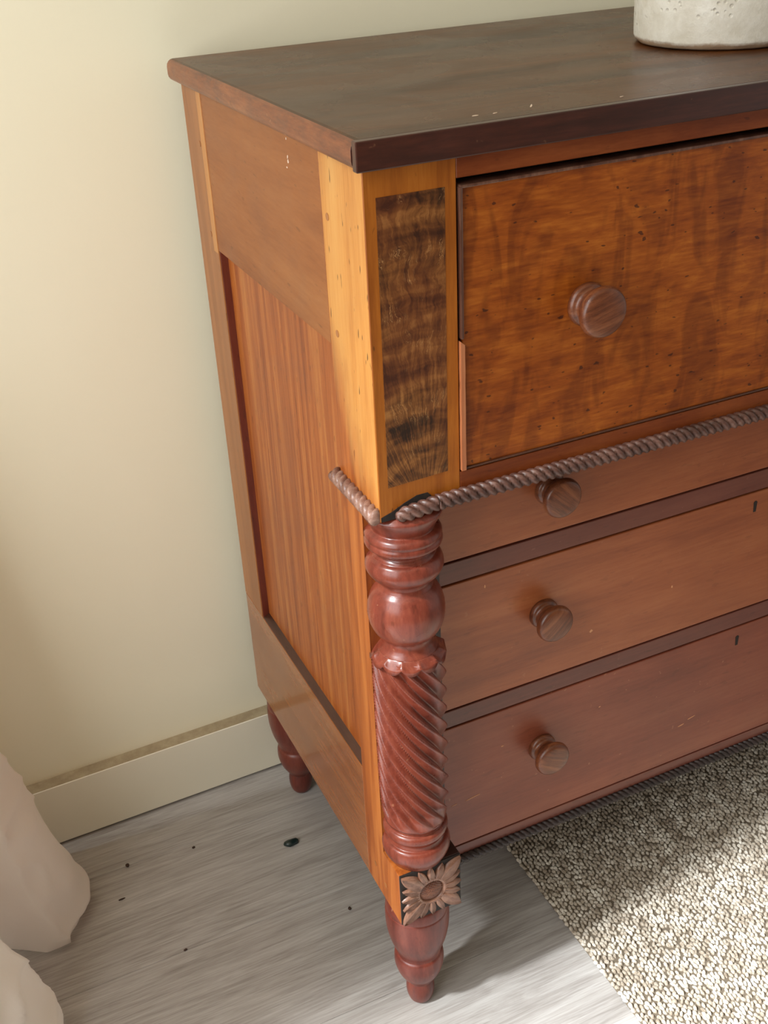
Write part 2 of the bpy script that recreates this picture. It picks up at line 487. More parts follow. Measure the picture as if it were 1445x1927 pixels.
def sheared_wall(name, x0, x1, yb0, yb1, z0, z1, mat, bev=0.0, parent=None):
    bm = bmesh.new()
    add_box(bm, x0, x1, yb0, yb1, z0, z1, bev, 2)
    for vv in bm.verts: vv.co.y += 0.018 * vv.co.x
    return obj(name, bm, mat, parent)
tag(sheared_wall('wall_back', XL, XR, 0.5815, 0.70, -0.012, ZC, M['wall']), 'smooth cream painted wall behind the chest', kind='structure')
bb = sheared_wall('baseboard_back', XL, XR, 0.5580, 0.5815, 0.0040, 0.1185, M['trim'], 0.0012)
tag(bb, 'cream painted baseboard along the wall', kind='structure')
sheared_wall('ledge', XL, XR, 0.5592, 0.5815, 0.1184, 0.1190, M['dust_top'], 0.0, bb)
# unseen dark wall behind the viewer, added to dim the ambient light
M['taupe'] = plain('taupe_blocker_paint', (150, 138, 122), 0.7)
tag(box('wall_front_blocker', XL, XR, YF - 0.12, YF, -0.06, ZC, M['taupe'], None, 0), 'unseen taupe wall added to dim the ambient light', kind='structure')
tag(box('ceiling_blocker', XL - 0.12, XR, YF, 0.70, ZC, ZC + 0.1, M['trim'], None, 0), 'white ceiling added unseen to cut light from above', kind='structure')  # unseen, added over the room to block ambient and sun from above
WY0, WY1, WZ0, WZ1 = -1.70, -0.09, 0.55, 2.94
bm = bmesh.new()
add_box(bm, XL - 0.12, XL, YF, WY0, -0.06, ZC)
add_box(bm, XL - 0.12, XL, WY1, 0.535, -0.06, ZC)
add_box(bm, XL - 0.12, XL, WY0, WY1, -0.06, WZ0)
add_box(bm, XL - 0.12, XL, WY0, WY1, WZ1, ZC)
tag(obj('wall_left', bm, M['wall']), 'cream wall holding the tall window', kind='structure')
bm = bmesh.new()
for a0, a1, b0, b1 in ((WY0, WY0 + .04, WZ0, WZ1), (WY1 - .04, WY1, WZ0, WZ1), (WY0 + .04, WY1 - .04, WZ0, WZ0 + .04), (WY0 + .04, WY1 - .04, WZ1 - .04, WZ1)):
    add_box(bm, XL - 0.09, XL - 0.05, a0, a1, b0, b1, 0.003)
wf = obj('window_1', bm, M['trim']); tag(wf, 'white framed tall window in the left wall', kind='structure')
box('window_sill', XL - 0.03, XL + 0.10, WY0 - 0.05, WY1 + 0.05, WZ0 - 0.03, WZ0, M['trim'], wf, 0.004)

# ------------------------------------------------------------------ chest of drawers
WD = 1.084                      # width; the keyholes stand on its centre line
D = 0.532                       # depth of the case
ZT, TT = 1.150, 0.0255
ZU = ZT - TT                    # top of the case
ZS = 0.783                      # underside of the overhanging upper part
Z0 = 0.204                      # underside of the case
YL = 0.062                      # face of the lower drawers
YC = 0.047                      # front of the stile behind the column
chest = empty('chest_of_drawers')
tag(chest, 'antique wooden chest of drawers with twisted columns and rope moulding', 'chest of drawers')

# top slab: worn bullnose ends, dark front edge
bm = bmesh.new()
x0, x1, y0, y1 = -0.0110, WD + 0.0110, -0.0042, 0.545
add_box(bm, x0, x1, y0, y1, ZU + 0.0003, ZT)
es = [e for e in bm.edges if all(abs(vv.co.x - x0) < 1e-6 for vv in e.verts) and abs(e.verts[0].co.y - e.verts[1].co.y) > 0.1]
es += [e for e in bm.edges if all(abs(vv.co.x - x1) < 1e-6 for vv in e.verts) and abs(e.verts[0].co.y - e.verts[1].co.y) > 0.1]
bmesh.ops.bevel(bm, geom=es, offset=0.0085, segments=4, affect='EDGES', profile=0.5)
es = [e for e in bm.edges if all(abs(vv.co.y - y0) < 1e-6 for vv in e.verts)]
bmesh.ops.bevel(bm, geom=es, offset=0.0001, segments=1, affect='EDGES')
bmesh.ops.recalc_face_normals(bm, faces=bm.faces[:])
top = obj('top', bm, None, chest, label='dark brown top board with worn rounded end')
for k in ('top', 'top_edge', 'top_front'): top.data.materials.append(M[k])
for p in top.data.polygons:
    n = p.normal
    if n.y < -0.5: p.material_index = 2
    elif abs(n.x) > 0.25: p.material_index = 1
    else: p.material_index = 0

box('top_lipping', -0.0103, WD + 0.0103, -0.0135, -0.0043, ZU + 0.0003, ZT + 0.0001, M['top_front'], chest, 0.0012, 2, label='dark lipping along the front of the top')

def both(fn):
    fn(lambda x: x, 1)
    fn(lambda x: WD - x, -1)

PZ1, PZ0, PYL, PYR = 0.937, 0.386, 0.4565, 0.098       # panel opening

def side(mx, s):
    # front stile with the notch that takes the column
    bm = bmesh.new()
    e = 0.0022
    pts = [(e, ZU), (e, ZS), (YC, ZS), (YC, 0.2885), (0.0035, 0.2885), (0.0035, Z0), (PYR, Z0), (PYR, ZU)]
    prism_yz(bm, pts, mx(0), mx(0.02), 0.0007)
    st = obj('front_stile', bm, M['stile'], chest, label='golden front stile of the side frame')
    box('back_stile', mx(0.0), mx(0.022), PYL, D, Z0 + 0.183, ZU, M['stile_back'], chest)
    box('edge_strip', mx(-0.0006), mx(0.004), PYL + 0.0004, PYL + 0.0165, PZ1 - 0.004, ZU - 0.001, M['pale'], chest, 0.0004, label='pale strip beside the back stile')
    box('top_rail', mx(0.0002), mx(0.02), PYR + 0.0003, PYL - 0.0003, PZ1, ZU, M['side_rail'], chest, 0.0005)
    box('bottom_rail', mx(0.0002), mx(0.022), PYR + 0.0003, D, Z0, PZ0, M['side_low'], chest, 0.0009)
    box('side_panel', mx(0.0105), mx(0.017), PYR - 0.004, PYL + 0.004, PZ0 - 0.004, PZ1 + 0.004, M['panel'], chest, 0)
    # red stained inner edge of the opening and the brown moulded lower edge
    box('panel_edge', mx(0.0012), mx(0.0112), PYL - 0.0022, PYL - 0.0001, PZ0, PZ1 - 0.0005, M['red_edge'], chest, 0.0003)
    bm = bmesh.new()
    a = [bm.verts.new((mx(xx), PYL - 0.0022, zz)) for xx, zz in ((0.0008, PZ0 - 0.0001), (0.0008, PZ0 + 0.0006), (0.0030, PZ0 + 0.0018), (0.0108, PZ0 + 0.0055), (0.0108, PZ0 - 0.0001))]
    b = [bm.verts.new((vv.co.x, PYR + 0.0005, vv.co.z)) for vv in a]
    bm.faces.new(a); bm.faces.new(b[::-1])
    for i in range(5): bm.faces.new((a[i], a[(i + 1) % 5], b[(i + 1) % 5], b[i]))
    obj('panel_edge', bm, M['brown_edge'], chest)
    # joint pegs
    for py, pz in ((0.0846, 1.0655), (0.0797, 0.9537), (0.4815, 1.0611), (0.4806, 0.9523), (0.074, 0.243), (0.045, 0.232)):
        bm = bmesh.new()
        bmesh.ops.create_cone(bm, cap_ends=True, segments=12, radius1=0.0037, radius2=0.0035, depth=0.0030,
                              matrix=Matrix.Translation((mx(0.0011), py, pz)) @ Matrix.Rotation(PI / 2, 4, 'Y'))
        obj('peg', bm, M['stile_back'], chest)
    # upper corner post: thin facing with an inset of crotch veneer
    bm = bmesh.new()
    add_box(bm, mx(0.0), mx(0.0884), 0.0, 0.0021, ZS, ZU, 0.0005)
    add_box(bm, mx(0.0204), mx(0.0884), 0.0021, 0.03, ZS, ZU)
    obj('corner_post', bm, M['front_post'], chest)
    if s > 0: q = [(0.0112, 1.0992), (0.0772, 1.0988), (0.0750, 0.8215), (0.0098, 0.8195)]
    else: q = [(mx(0.0112), 1.0992), (mx(0.0772), 1.0988), (mx(0.0750), 0.8215), (mx(0.0098), 0.8195)]
    bm = bmesh.new()
    a = [bm.verts.new((xx, -0.00025, zz)) for xx, zz in q]; b = [bm.verts.new((xx, 0.002, zz)) for xx, zz in q]
    bm.faces.new(a); bm.faces.new(b[::-1])
    for i in range(4): bm.faces.new((a[i], a[(i + 1) % 4], b[(i + 1) % 4], b[i]))
    inl = obj('veneer_inlay', bm, M['crotch'], chest, label='dark crotch veneer inlay panel')
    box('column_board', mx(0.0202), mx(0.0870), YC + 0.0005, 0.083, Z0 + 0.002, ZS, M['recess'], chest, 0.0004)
both(side)

# interior, back and underside so that gaps read as depth
bm = bmesh.new()
add_box(bm, 0.0225, WD - 0.0225, 0.086, D - 0.012, Z0 + 0.008, ZS - 0.0005)
add_box(bm, 0.0225, WD - 0.0225, 0.031, D - 0.012, ZS + 0.0005, ZU - 0.0005)
obj('carcass', bm, M['inner'], chest)
box('back_board', 0.0225, WD - 0.0225, D - 0.0115, D - 0.002, Z0 + 0.008, ZU - 0.001, M['recess'], chest)
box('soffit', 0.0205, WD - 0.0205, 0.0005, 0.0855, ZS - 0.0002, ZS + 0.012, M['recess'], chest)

# front rails
def rail(name, z0, z1, y, mat, xa=0.0886):
    return box(name, xa, WD - xa, y, y + 0.022, z0, z1, mat, chest, 0.0006)
rail('front_rail', 1.1045, ZU, 0.0, M['front_rail'])
rail('front_rail', ZS + 0.0125, 0.8165, 0.0, M['front_rail'])
rail('drawer_rail', 0.6405, 0.6672, YL, M['low_rail'], 0.0875)
rail('drawer_rail', 0.4335, 0.4580, YL, M['low_rail'], 0.0875)
rail('bottom_front_rail', 0.2125, 0.2290, YL, M['low_rail'], 0.0875)

def knob_mesh(rf, depth, rb):
    prof = smooth_profile([(rb * 1.08, 0.0), (rb * 1.10, 0.0035), (rb * 1.02, 0.0065), (rb * 1.02, 0.0065), (rb * 0.86, 0.0085), (rb * 0.80, 0.0125), (rb * 0.92, 0.016),
                           (rf * 0.86, depth * 0.58), (rf * 0.985, depth * 0.70), (rf, depth * 0.77), (rf * 0.975, depth * 0.86), (rf * 0.86, depth * 0.945), (rf * 0.5, depth * 0.99), (0.0005, depth)], 4)
    bm = bmesh.new()
    lathe(bm, prof, 44, axis='Y')
    me = bpy.data.meshes.new('knob')
    bmesh.ops.recalc_face_normals(bm, faces=bm.faces[:]); bm.to_mesh(me); bm.free()
    me.materials.append(M['knob'])
    return me
km_big = knob_mesh(0.0255, 0.036, 0.0200)
km = knob_mesh(0.0238, 0.034, 0.0175)

def drawer(z0, z1, y, mat, kz, knob, kx=0.2325, key=None, x=0.0995, label=None, groove=None):
    d = box('drawer', x, WD - x, y, y + 0.02, z0, z1, mat, chest, 0.0010, 2, label=label)
    for i, xx in enumerate((kx, WD - kx)):
        k = obj('knob', knob, None, d, True)
        k.location = (xx, y + 0.0002, kz); k.rotation_euler = (0, 0.5 + 1.3 * i + kz * 9, 0)
    if key:
        bm = bmesh.new()
        pts = [(0.0030 * math.cos(a), 0.0050 + 0.0030 * math.sin(a)) for a in np.linspace(-0.5, PI + 0.5, 9)]
        pts += [(-0.0019, -0.0080), (0.0021, -0.0080)]
        a = [bm.verts.new((WD / 2 + u, y - 0.0003, key + v_)) for u, v_ in pts]
        b = [bm.verts.new((WD / 2 + u, y + 0.004, key + v_)) for u, v_ in pts]
        bm.faces.new(a)
        for i in range(len(pts)): bm.faces.new((a[i], a[(i + 1) % len(pts)], b[(i + 1) % len(pts)], b[i]))
        obj('keyhole', bm, M['inner'], d, label='black keyhole')
    return d
du = drawer(0.8195, 1.0975, 0.0012, M['flame'], 0.9635, km_big, 0.2305, None, 0.0935, 'deep top drawer with mottled flame figured front')
# cock bead round the deep drawer: thin lip, its left side broken and raw below
box('cock_bead', 0.0915, WD - 0.0915, -0.0022, 0.016, 1.0955, 1.0985, M['bead'], du, 0.0010, 2)
box('cock_bead', 0.0915, WD - 0.0915, -0.0012, 0.016, 0.8180, 0.8200, M['brown_edge'], du, 0.0006, 1)
box('cock_bead', 0.0905, 0.0938, -0.0026, 0.016, 0.9560, 1.0970, M['bead'], du, 0.0012, 2)
bm = bmesh.new()
add_box(bm, 0.0895, 0.0940, -0.0034, 0.016, 0.8185, 0.9545)
bmesh.ops.subdivide_edges(bm, edges=[e for e in bm.edges if abs(e.verts[0].co.z - e.verts[1].co.z) > 0.1], cuts=14)
for vv in bm.verts:
    k = noise.noise(Vector((0, vv.co.x * 200, vv.co.z * 60)))
    vv.co.x += 0.0004 * k
    if vv.co.z > 0.95 and vv.co.x > 0.092: vv.co.z -= 0.004
obj('cock_bead', bm, M['raw'], du, label='raw broken lower length of the drawer bead')
box('cock_bead', WD - 0.0938, WD - 0.0905, -0.0026, 0.016, 0.8190, 1.0970, M['bead'], du, 0.0012, 2)
drawer(0.6700, 0.7700, YL, M['low_drawer'], 0.7285, km, 0.2345, None, 0.0882, 'narrow drawer tucked under the rope moulding')
drawer(0.4606, 0.6378, YL, M['low_drawer'], 0.5600, km, 0.2310, 0.6175, 0.0882, 'middle drawer with a keyhole')
drawer(0.2310, 0.4308, YL, M['low_drawer_red'], 0.3495, km, 0.2345, 0.4085, 0.0882, 'lowest drawer with scratched reddish front')

# rope mouldings
def rope(name, p0, p1, rad, pitch, mat, out, taper=0.0, twist=1, seg=18, per=9, amp=0.50):
    p0, p1 = Vector(p0), Vector(p1)
    d = p1 - p0; L = d.length; d.normalize()
    u = Vector(out).normalized(); w_ = d.cross(u)
    nl = 3
    step = pitch / nl / per
    n = max(4, int(L / step))
    bm = bmesh.new(); rings = []
    for i in range(n + 1):
        t = i / n * L
        tp = 1.0
        if taper and t < taper: tp = 0.35 + 0.65 * math.sqrt(t / taper)
        ring = []
        for k in range(seg):
            th = 2 * PI * k / seg
            ph = th - twist * 2 * PI * t / pitch
            rr = rad * tp * (1 - amp * (1 - abs(math.cos(ph * nl / 2)) ** 0.55))
            ring.append(bm.verts.new(p0 + d * t + rr * (math.cos(th) * u + math.sin(th) * w_)))
        rings.append(ring)
    for a, b in zip(rings, rings[1:]):
        for k in range(seg): bm.faces.new((a[k], a[(k + 1) % seg], b[(k + 1) % seg], b[k]))
    bm.faces.new(rings[0][::-1]); bm.faces.new(rings[-1])
    return obj(name, bm, mat, chest, True)
RZ = 0.7915
rope('rope_moulding', (0.0150, -0.0045, RZ - 0.004), (0.060, -0.004, RZ), 0.0085, 0.0295, M['rope'], (0, -1, 0), 0.012)
rope('rope_moulding', (0.0602, -0.004, RZ), (WD - 0.0, -0.004, RZ), 0.0088, 0.0295, M['rope'], (0, -1, 0))
rope('rope_moulding', (-0.0035, 0.1035, 0.7905), (-0.0035, 0.0005, 0.7895), 0.0088, 0.0295, M['rope_pale'], (-1, 0, 0))
rope('rope_moulding', (WD + 0.0035, -0.004, 0.7905), (WD + 0.0035, 0.1035, 0.7905), 0.0088, 0.0295, M['rope'], (1, 0, 0))
rope('rope_moulding', (0.0840, YL - 0.001, 0.2065), (WD - 0.0840, YL - 0.001, 0.2065), 0.0075, 0.0262, M['rope_dark'], (0, -1, 0))
# scar where the rope has come away at the corner
bm = bmesh.new()
pts = [(0.0006, 0.7835), (0.0006, 0.7885), (0.012, 0.7920), (0.026, 0.7985), (0.040, 0.8035), (0.052, 0.8035), (0.056, 0.7990), (0.044, 0.7835)]
a = [bm.verts.new((x_, -0.0004, z_)) for x_, z_ in pts]; b = [bm.verts.new((x_, 0.001, z_)) for x_, z_ in pts]
bm.faces.new(a)
for i in range(len(pts)): bm.faces.new((a[i], a[(i + 1) % len(pts)], b[(i + 1) % len(pts)], b[i]))
obj('glue_scar', bm, M['scar'], chest, label='dark scar where rope moulding broke off')

# ------------------------------------------------------------------ columns, rosette blocks, feet
CX, CY = 0.0372, 0.0295
COLP = [(0.0365, 0.7825), (0.0412, 0.7780), (0.0412, 0.7740), (0.0372, 0.7660), (0.0338, 0.7600), (0.0332, 0.7575), (0.0332, 0.7575),
        (0.0385, 0.7540), (0.0404, 0.7498), (0.0396, 0.7462), (0.0396, 0.7462), (0.0408, 0.7430), (0.0404, 0.7390), (0.0360, 0.7350), (0.0318, 0.7330), (0.0318, 0.7330),
        (0.0308, 0.7300), (0.0330, 0.7272), (0.0336, 0.7255), (0.0336, 0.7255), (0.0385, 0.7220), (0.0412, 0.7150), (0.0412, 0.7090), (0.0375, 0.7020), (0.0325, 0.6975), (0.0292, 0.6950), (0.0292, 0.6950),
        (0.0282, 0.6905), (0.0296, 0.6860), (0.0310, 0.6845), (0.0310, 0.6845), (0.0357, 0.6790), (0.0400, 0.6680), (0.0420, 0.6550), (0.0408, 0.6420), (0.0362, 0.6300), (0.0300, 0.6230), (0.0278, 0.6212), (0.0278, 0.6212),
        (0.0272, 0.6180), (0.0276, 0.6140), (0.0290, 0.6100), (0.0318, 0.6065), (0.0330, 0.6050)]
COLB = [(0.0372, 0.3560), (0.0345, 0.3505), (0.0340, 0.3470), (0.0340, 0.3470), (0.0375, 0.3450), (0.0391, 0.3410), (0.0386, 0.3360), (0.0350, 0.3310), (0.0338, 0.3270), (0.0348, 0.3225), (0.0348, 0.3225),
        (0.0390, 0.3205), (0.0413, 0.3140), (0.0415, 0.3080), (0.0396, 0.3010), (0.0360, 0.2940), (0.0335, 0.2888)]
def twist_r(a, h, r):
    N, P = 12, 0.31
    t = (N * (a / (2 * PI) - (0.6 - h) / P)) % 1.0
    # broad scooped flank, then a quick drop behind a narrow crest
    g = (t / 0.78) if t < 0.78 else (1 - (t - 0.78) / 0.22)
    g = g ** 1.25 if t < 0.78 else g ** 0.8
    depth = 0.0098
    if h < 0.375: depth *= max(0.0, (h - 0.354) / 0.021)
    return r - depth * (1 - g)
def column(mx, s):
    x = mx(CX)
    bm = bmesh.new(); lathe(bm, smooth_profile(COLP, 5), 64, (x, CY, 0))
    c = obj('column', bm, M['column'], chest, True, label='turned red mahogany column with spiral fluted shaft')
    # scalloped tongues that overlap the flute tops
    bm = bmesh.new()
    prof = []
    for i in range(97):
        h = 0.6005 - (0.6005 - 0.354) * i / 96
        u = i / 96
        r = 0.0412 + 0.0006 * math.sin(PI * u)
        if u > 0.86: r -= 0.0040 * ((u - 0.86) / 0.14) ** 1.6
        prof.append((r, h))
    if s > 0: rf = twist_r
    else: rf = lambda a, h, r: twist_r((PI - a) % (2 * PI), h, r)
    lathe(bm, prof, 240, (x, CY, 0), rfun=rf)
    obj('spiral_shaft', bm, M['column'], c, True)
    bm = bmesh.new()
    def sc(a, h, r):
        return r
    rings = []
    seg = 12 * 14
    for j, (r, dz) in enumerate(((0.0310, -0.2), (0.0338, 0.10), (0.0362, 0.32), (0.0392, 0.62), (0.0424, 1.0), (0.0385, 1.0))):
        ring = []
        for k in range(seg):
            a = 2 * PI * k / seg
            lobe = abs(math.sin(12 * (a + 0.1) / 2)) ** 0.6
            z = (0.6050 - dz * (0.0045 + 0.0095 * lobe)) if dz > 0.3 else 0.6050 - dz * 0.0085
            ring.append(bm.verts.new((x + r * math.cos(a), CY + r * math.sin(a), z)))
        rings.append(ring)
    for a_, b_ in zip(rings, rings[1:] + rings[:1]):
        for k in range(seg): bm.faces.new((a_[k], a_[(k + 1) % seg], b_[(k + 1) % seg], b_[k]))
    obj('scalloped_collar', bm, M['column'], c, True)
    bm = bmesh.new(); lathe(bm, smooth_profile(COLB, 5), 64, (x, CY, 0))
    obj('column_base', bm, M['column'], c, True)
both(column)

# rosette: built centred on the origin in the XZ plane, facing -Y
def petal_mesh(L, Wd, lift, bend=0.0):
    bm = bmesh.new()
    n = 7
    left, right, mid = [], [], []
    for i in range(n + 1):
        t = i / n
        hw = Wd * 0.5 * (math.sin(PI * min(1, t ** 0.75)) ** 0.75) if 0 < t < 1 else 0
        if t == 0: hw = Wd * 0.22
        if t == 1: hw = 0.0001
        x = t * L
        ym = -lift * (0.55 + 0.45 * math.sin(PI * (0.15 + 0.75 * t)))
        left.append(bm.verts.new((x, 0.0, hw))); right.append(bm.verts.new((x, 0.0, -hw)))
        mid.append((bm.verts.new((x, ym, hw * 0.72)), bm.verts.new((x, ym * 0.55, 0)), bm.verts.new((x, ym, -hw * 0.72))))
    for i in range(n):
        a, b = [left[i], *mid[i], right[i]], [left[i + 1], *mid[i + 1], right[i + 1]]
        for k in range(4): bm.faces.new((a[k], b[k], b[k + 1], a[k + 1]))
    bmesh.ops.recalc_face_normals(bm, faces=bm.faces[:])
    me = bpy.data.meshes.new('petal'); bm.to_mesh(me); bm.free(); me.materials.append(M['carve'])
    me.polygons.foreach_set('use_smooth', [True] * len(me.polygons))
    return me
BW = 0.0825
big_p = petal_mesh(0.0375, 0.0195, 0.0066)
small_p = petal_mesh(0.0222, 0.0104, 0.0056)
small_q = petal_mesh(0.0242, 0.0104, 0.0056)
dome = None
def block(mx, s):
    x0, x1 = sorted((mx(0.0003), mx(BW)))
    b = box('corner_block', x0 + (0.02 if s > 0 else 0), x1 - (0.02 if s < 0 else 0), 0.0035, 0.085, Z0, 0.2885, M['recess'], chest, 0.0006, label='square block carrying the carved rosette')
    cx, cz = (x0 + x1) / 2, (Z0 + 0.2885) / 2
    box('rosette_ground', x0, x1, 0.0010, 0.0034, Z0 + 0.0005, 0.2883, M['carve_ground'], b, 0.0004)
    for k in range(16):
        a = k * PI / 8 + PI / 4
        me = big_p if k % 4 == 0 else (small_p if k % 4 == 2 else small_q)
        r0 = 0.0190 if k % 4 == 0 else 0.0182
        p = obj('petal', me, None, b)
        p.location = (cx + r0 * math.cos(a), 0.0012, cz + r0 * math.sin(a))
        p.rotation_euler = (0, -a, 0)
    # seed head: raised ring round a cross-hatched dome
    bm = bmesh.new()
    prof = smooth_profile([(0.0222, 0.0), (0.0220, 0.0026), (0.0204, 0.0036), (0.0172, 0.0034), (0.0158, 0.0012), (0.0158, 0.0012), (0.0154, 0.0004), (0.0130, 0.0004), (0.0006, 0.0004)], 3)
    lathe(bm, prof, 40, (cx, 0.0012, cz), axis='Y')
    rg = obj('seed_ring', bm, M['carve'], b, True)
    bm = bmesh.new()
    n = 34; Rr = 0.0152
    grid = {}
    for i in range(n + 1):
        for j in range(n + 1):
            u, v_ = (i / n * 2 - 1), (j / n * 2 - 1)
            # square to disc
            du_, dv_ = u * math.sqrt(1 - v_ * v_ / 2), v_ * math.sqrt(1 - u * u / 2)
            rr = du_ * du_ + dv_ * dv_
            h = 0.0004 + 0.0042 * (1 - rr) ** 0.8 if rr < 1 else 0.0004
            h -= 0.0007 * (abs(math.sin((du_ * 0.8 + dv_) * 13)) ** 6 + abs(math.sin((du_ - dv_ * 0.8) * 13)) ** 6)
            grid[i, j] = bm.verts.new((cx + du_ * Rr, 0.0005 - h, cz + dv_ * Rr))
    for i in range(n):
        for j in range(n): bm.faces.new((grid[i, j], grid[i + 1, j], grid[i + 1, j + 1], grid[i, j + 1]))
    obj('seed_head', bm, M['knob'], rg, True)
both(block)

FOOT = [(0.0330, 0.2045), (0.0385, 0.1990), (0.0405, 0.1900), (0.0400, 0.1835), (0.0400, 0.1835), (0.0412, 0.1800), (0.0415, 0.1650), (0.0405, 0.1480), (0.0372, 0.1290), (0.0325, 0.1130), (0.0296, 0.1040), (0.0290, 0.0990), (0.0290, 0.0990),
        (0.0318, 0.0955), (0.0328, 0.0870), (0.0322, 0.0760), (0.0285, 0.0620), (0.0225, 0.0500), (0.0178, 0.0430), (0.0168, 0.0395), (0.0168, 0.0395), (0.0178, 0.0360), (0.0190, 0.0270), (0.0186, 0.0170), (0.0160, 0.0060), (0.0125, 0.0006)]
bm = bmesh.new(); lathe(bm, smooth_profile(FOOT, 5), 56)
fme = bpy.data.meshes.new('foot'); bmesh.ops.recalc_face_normals(bm, faces=bm.faces[:]); bm.to_mesh(fme); bm.free()
fme.materials.append(M['foot'])
for x, y in ((0.0398, 0.0415), (WD - 0.0398, 0.0415), (0.0420, D - 0.042), (WD - 0.0420, D - 0.042)):
    f = obj('foot', fme, None, chest, True); f.location = (x, y, 0); f.rotation_euler = (0, 0, x * 3 + y * 9)
for x in (0.0003, WD - 0.0753):
    box('back_post', max(x, 0.0225) if x < 0.5 else x, (x + 0.075) if x < 0.5 else WD - 0.0225, D - 0.085, D - 0.0125, Z0 + 0.0002, Z0 + 0.0078, M['recess'], chest, 0)

# ------------------------------------------------------------------ stoneware pot on the chest
bm = bmesh.new()
prof = smooth_profile([(0.0850, 0.0), (0.0905, 0.0015), (0.0935, 0.006), (0.0945, 0.014), (0.0960, 0.06), (0.0975, 0.13), (0.0960, 0.20), (0.0930, 0.232), (0.0930, 0.232), (0.0965, 0.238), (0.0970, 0.250), (0.0940, 0.256),
                       (0.0885, 0.254), (0.0860, 0.235), (0.0870, 0.13), (0.0850, 0.02), (0.0600, 0.010), (0.0005, 0.010)], 5)
lathe(bm, prof, 72, rfun=lambda a, h, r: r * (1 + 0.006 * noise.noise(Vector((math.cos(a) * 2, math.sin(a) * 2, h * 14)))) - (0.0022 * max(0, noise.noise(Vector((math.cos(a) * 7, math.sin(a) * 7, 3.0)))) if h < 0.004 and r > 0.08 else 0))
pot = obj('stoneware_pot', bm, M['pot'], None, True)
pot.location = (0.5500, 0.2275, ZT + 0.0003)
tag(pot, 'round pitted white stoneware pot on the chest top', 'pot')

# ------------------------------------------------------------------ rug
RX0, RX1, RY0, RY1 = 0.2770, 0.985, -1.55, 0.33
rug = empty('woven_rug', ((RX0 + RX1) / 2, (RY0 + RY1) / 2, 0))
tag(rug, 'chunky pale jute rug lying partly under the chest', 'rug')
rb = box('rug_ground', RX0 + 0.001 - rug.location.x, RX1 - rug.location.x, RY0 - rug.location.y, RY1 - rug.location.y, 0.0004, 0.0048, M['rug_back'], rug, 0.0015)
def loops(xa, xb, ya, yb, dx, dy, seg):
    rng = np.random.default_rng(3)
    nx, ny = int((xb - xa) / dx), int((yb - ya) / dy)
    ii, jj = np.meshgrid(np.arange(nx), np.arange(ny), indexing='ij')
    n = nx * ny
    cx = xa + (ii.ravel() + 0.5) * dx + rng.normal(0, dx * 0.16, n)
    cy = ya + (jj.ravel() + 0.5 + 0.5 * (ii.ravel() % 2)) * dy + rng.normal(0, dy * 0.16, n)
    rot = rng.normal(0.45, 0.40, n) * np.where(ii.ravel() % 2 == 0, 1, -1) * 0.7
    ra = dy * 0.60 * rng.uniform(0.8, 1.15, n); rbb = dx * 0.50 * rng.uniform(0.8, 1.15, n); rh = 0.0046 * rng.uniform(0.6, 1.3, n)
    # half ellipsoid: ring at base, ring at 45 degrees, apex
    ang = np.arange(seg) * 2 * np.pi / seg
    t = np.concatenate([np.c_[np.cos(ang), np.sin(ang), np.zeros(seg)], np.c_[np.cos(ang) * .74, np.sin(ang) * .74, np.full(seg, .68)], [[0, 0, 1.0]]])
    m = len(t)
    lx = t[None, :, 1] * rbb[:, None]; ly = t[None, :, 0] * ra[:, None]; lz = t[None, :, 2] * rh[:, None]
    c, s = np.cos(rot)[:, None], np.sin(rot)[:, None]
    V = np.stack([cx[:, None] + lx * c - ly * s, cy[:, None] + lx * s + ly * c, 0.0040 + lz], -1).reshape(-1, 3)
    tri = []
    for k in range(seg):
        k2 = (k + 1) % seg
        tri += [(k, k2, seg + k2), (k, seg + k2, seg + k), (seg + k, seg + k2, 2 * seg)]
    Fc = (np.array(tri)[None] + (np.arange(n) * m)[:, None, None]).reshape(-1, 3)
    me = bpy.data.meshes.new('yarn_loops')
    me.vertices.add(len(V)); me.vertices.foreach_set('co', V.ravel())
    me.loops.add(len(Fc) * 3); me.loops.foreach_set('vertex_index', Fc.ravel().astype(np.int32))
    me.polygons.add(len(Fc)); me.polygons.foreach_set('loop_start', np.arange(0, len(Fc) * 3, 3, dtype=np.int32))
    me.polygons.foreach_set('loop_total', np.full(len(Fc), 3, dtype=np.int32))
    me.polygons.foreach_set('use_smooth', np.ones(len(Fc), dtype=bool))
    me.update(); me.validate()
    return me
yl = obj('yarn_loops', loops(RX0 - rug.location.x, RX1 - rug.location.x, RY0 - rug.location.y, RY1 - rug.location.y, 0.0058, 0.0078, 8), M['yarn'], rug, kind='stuff')

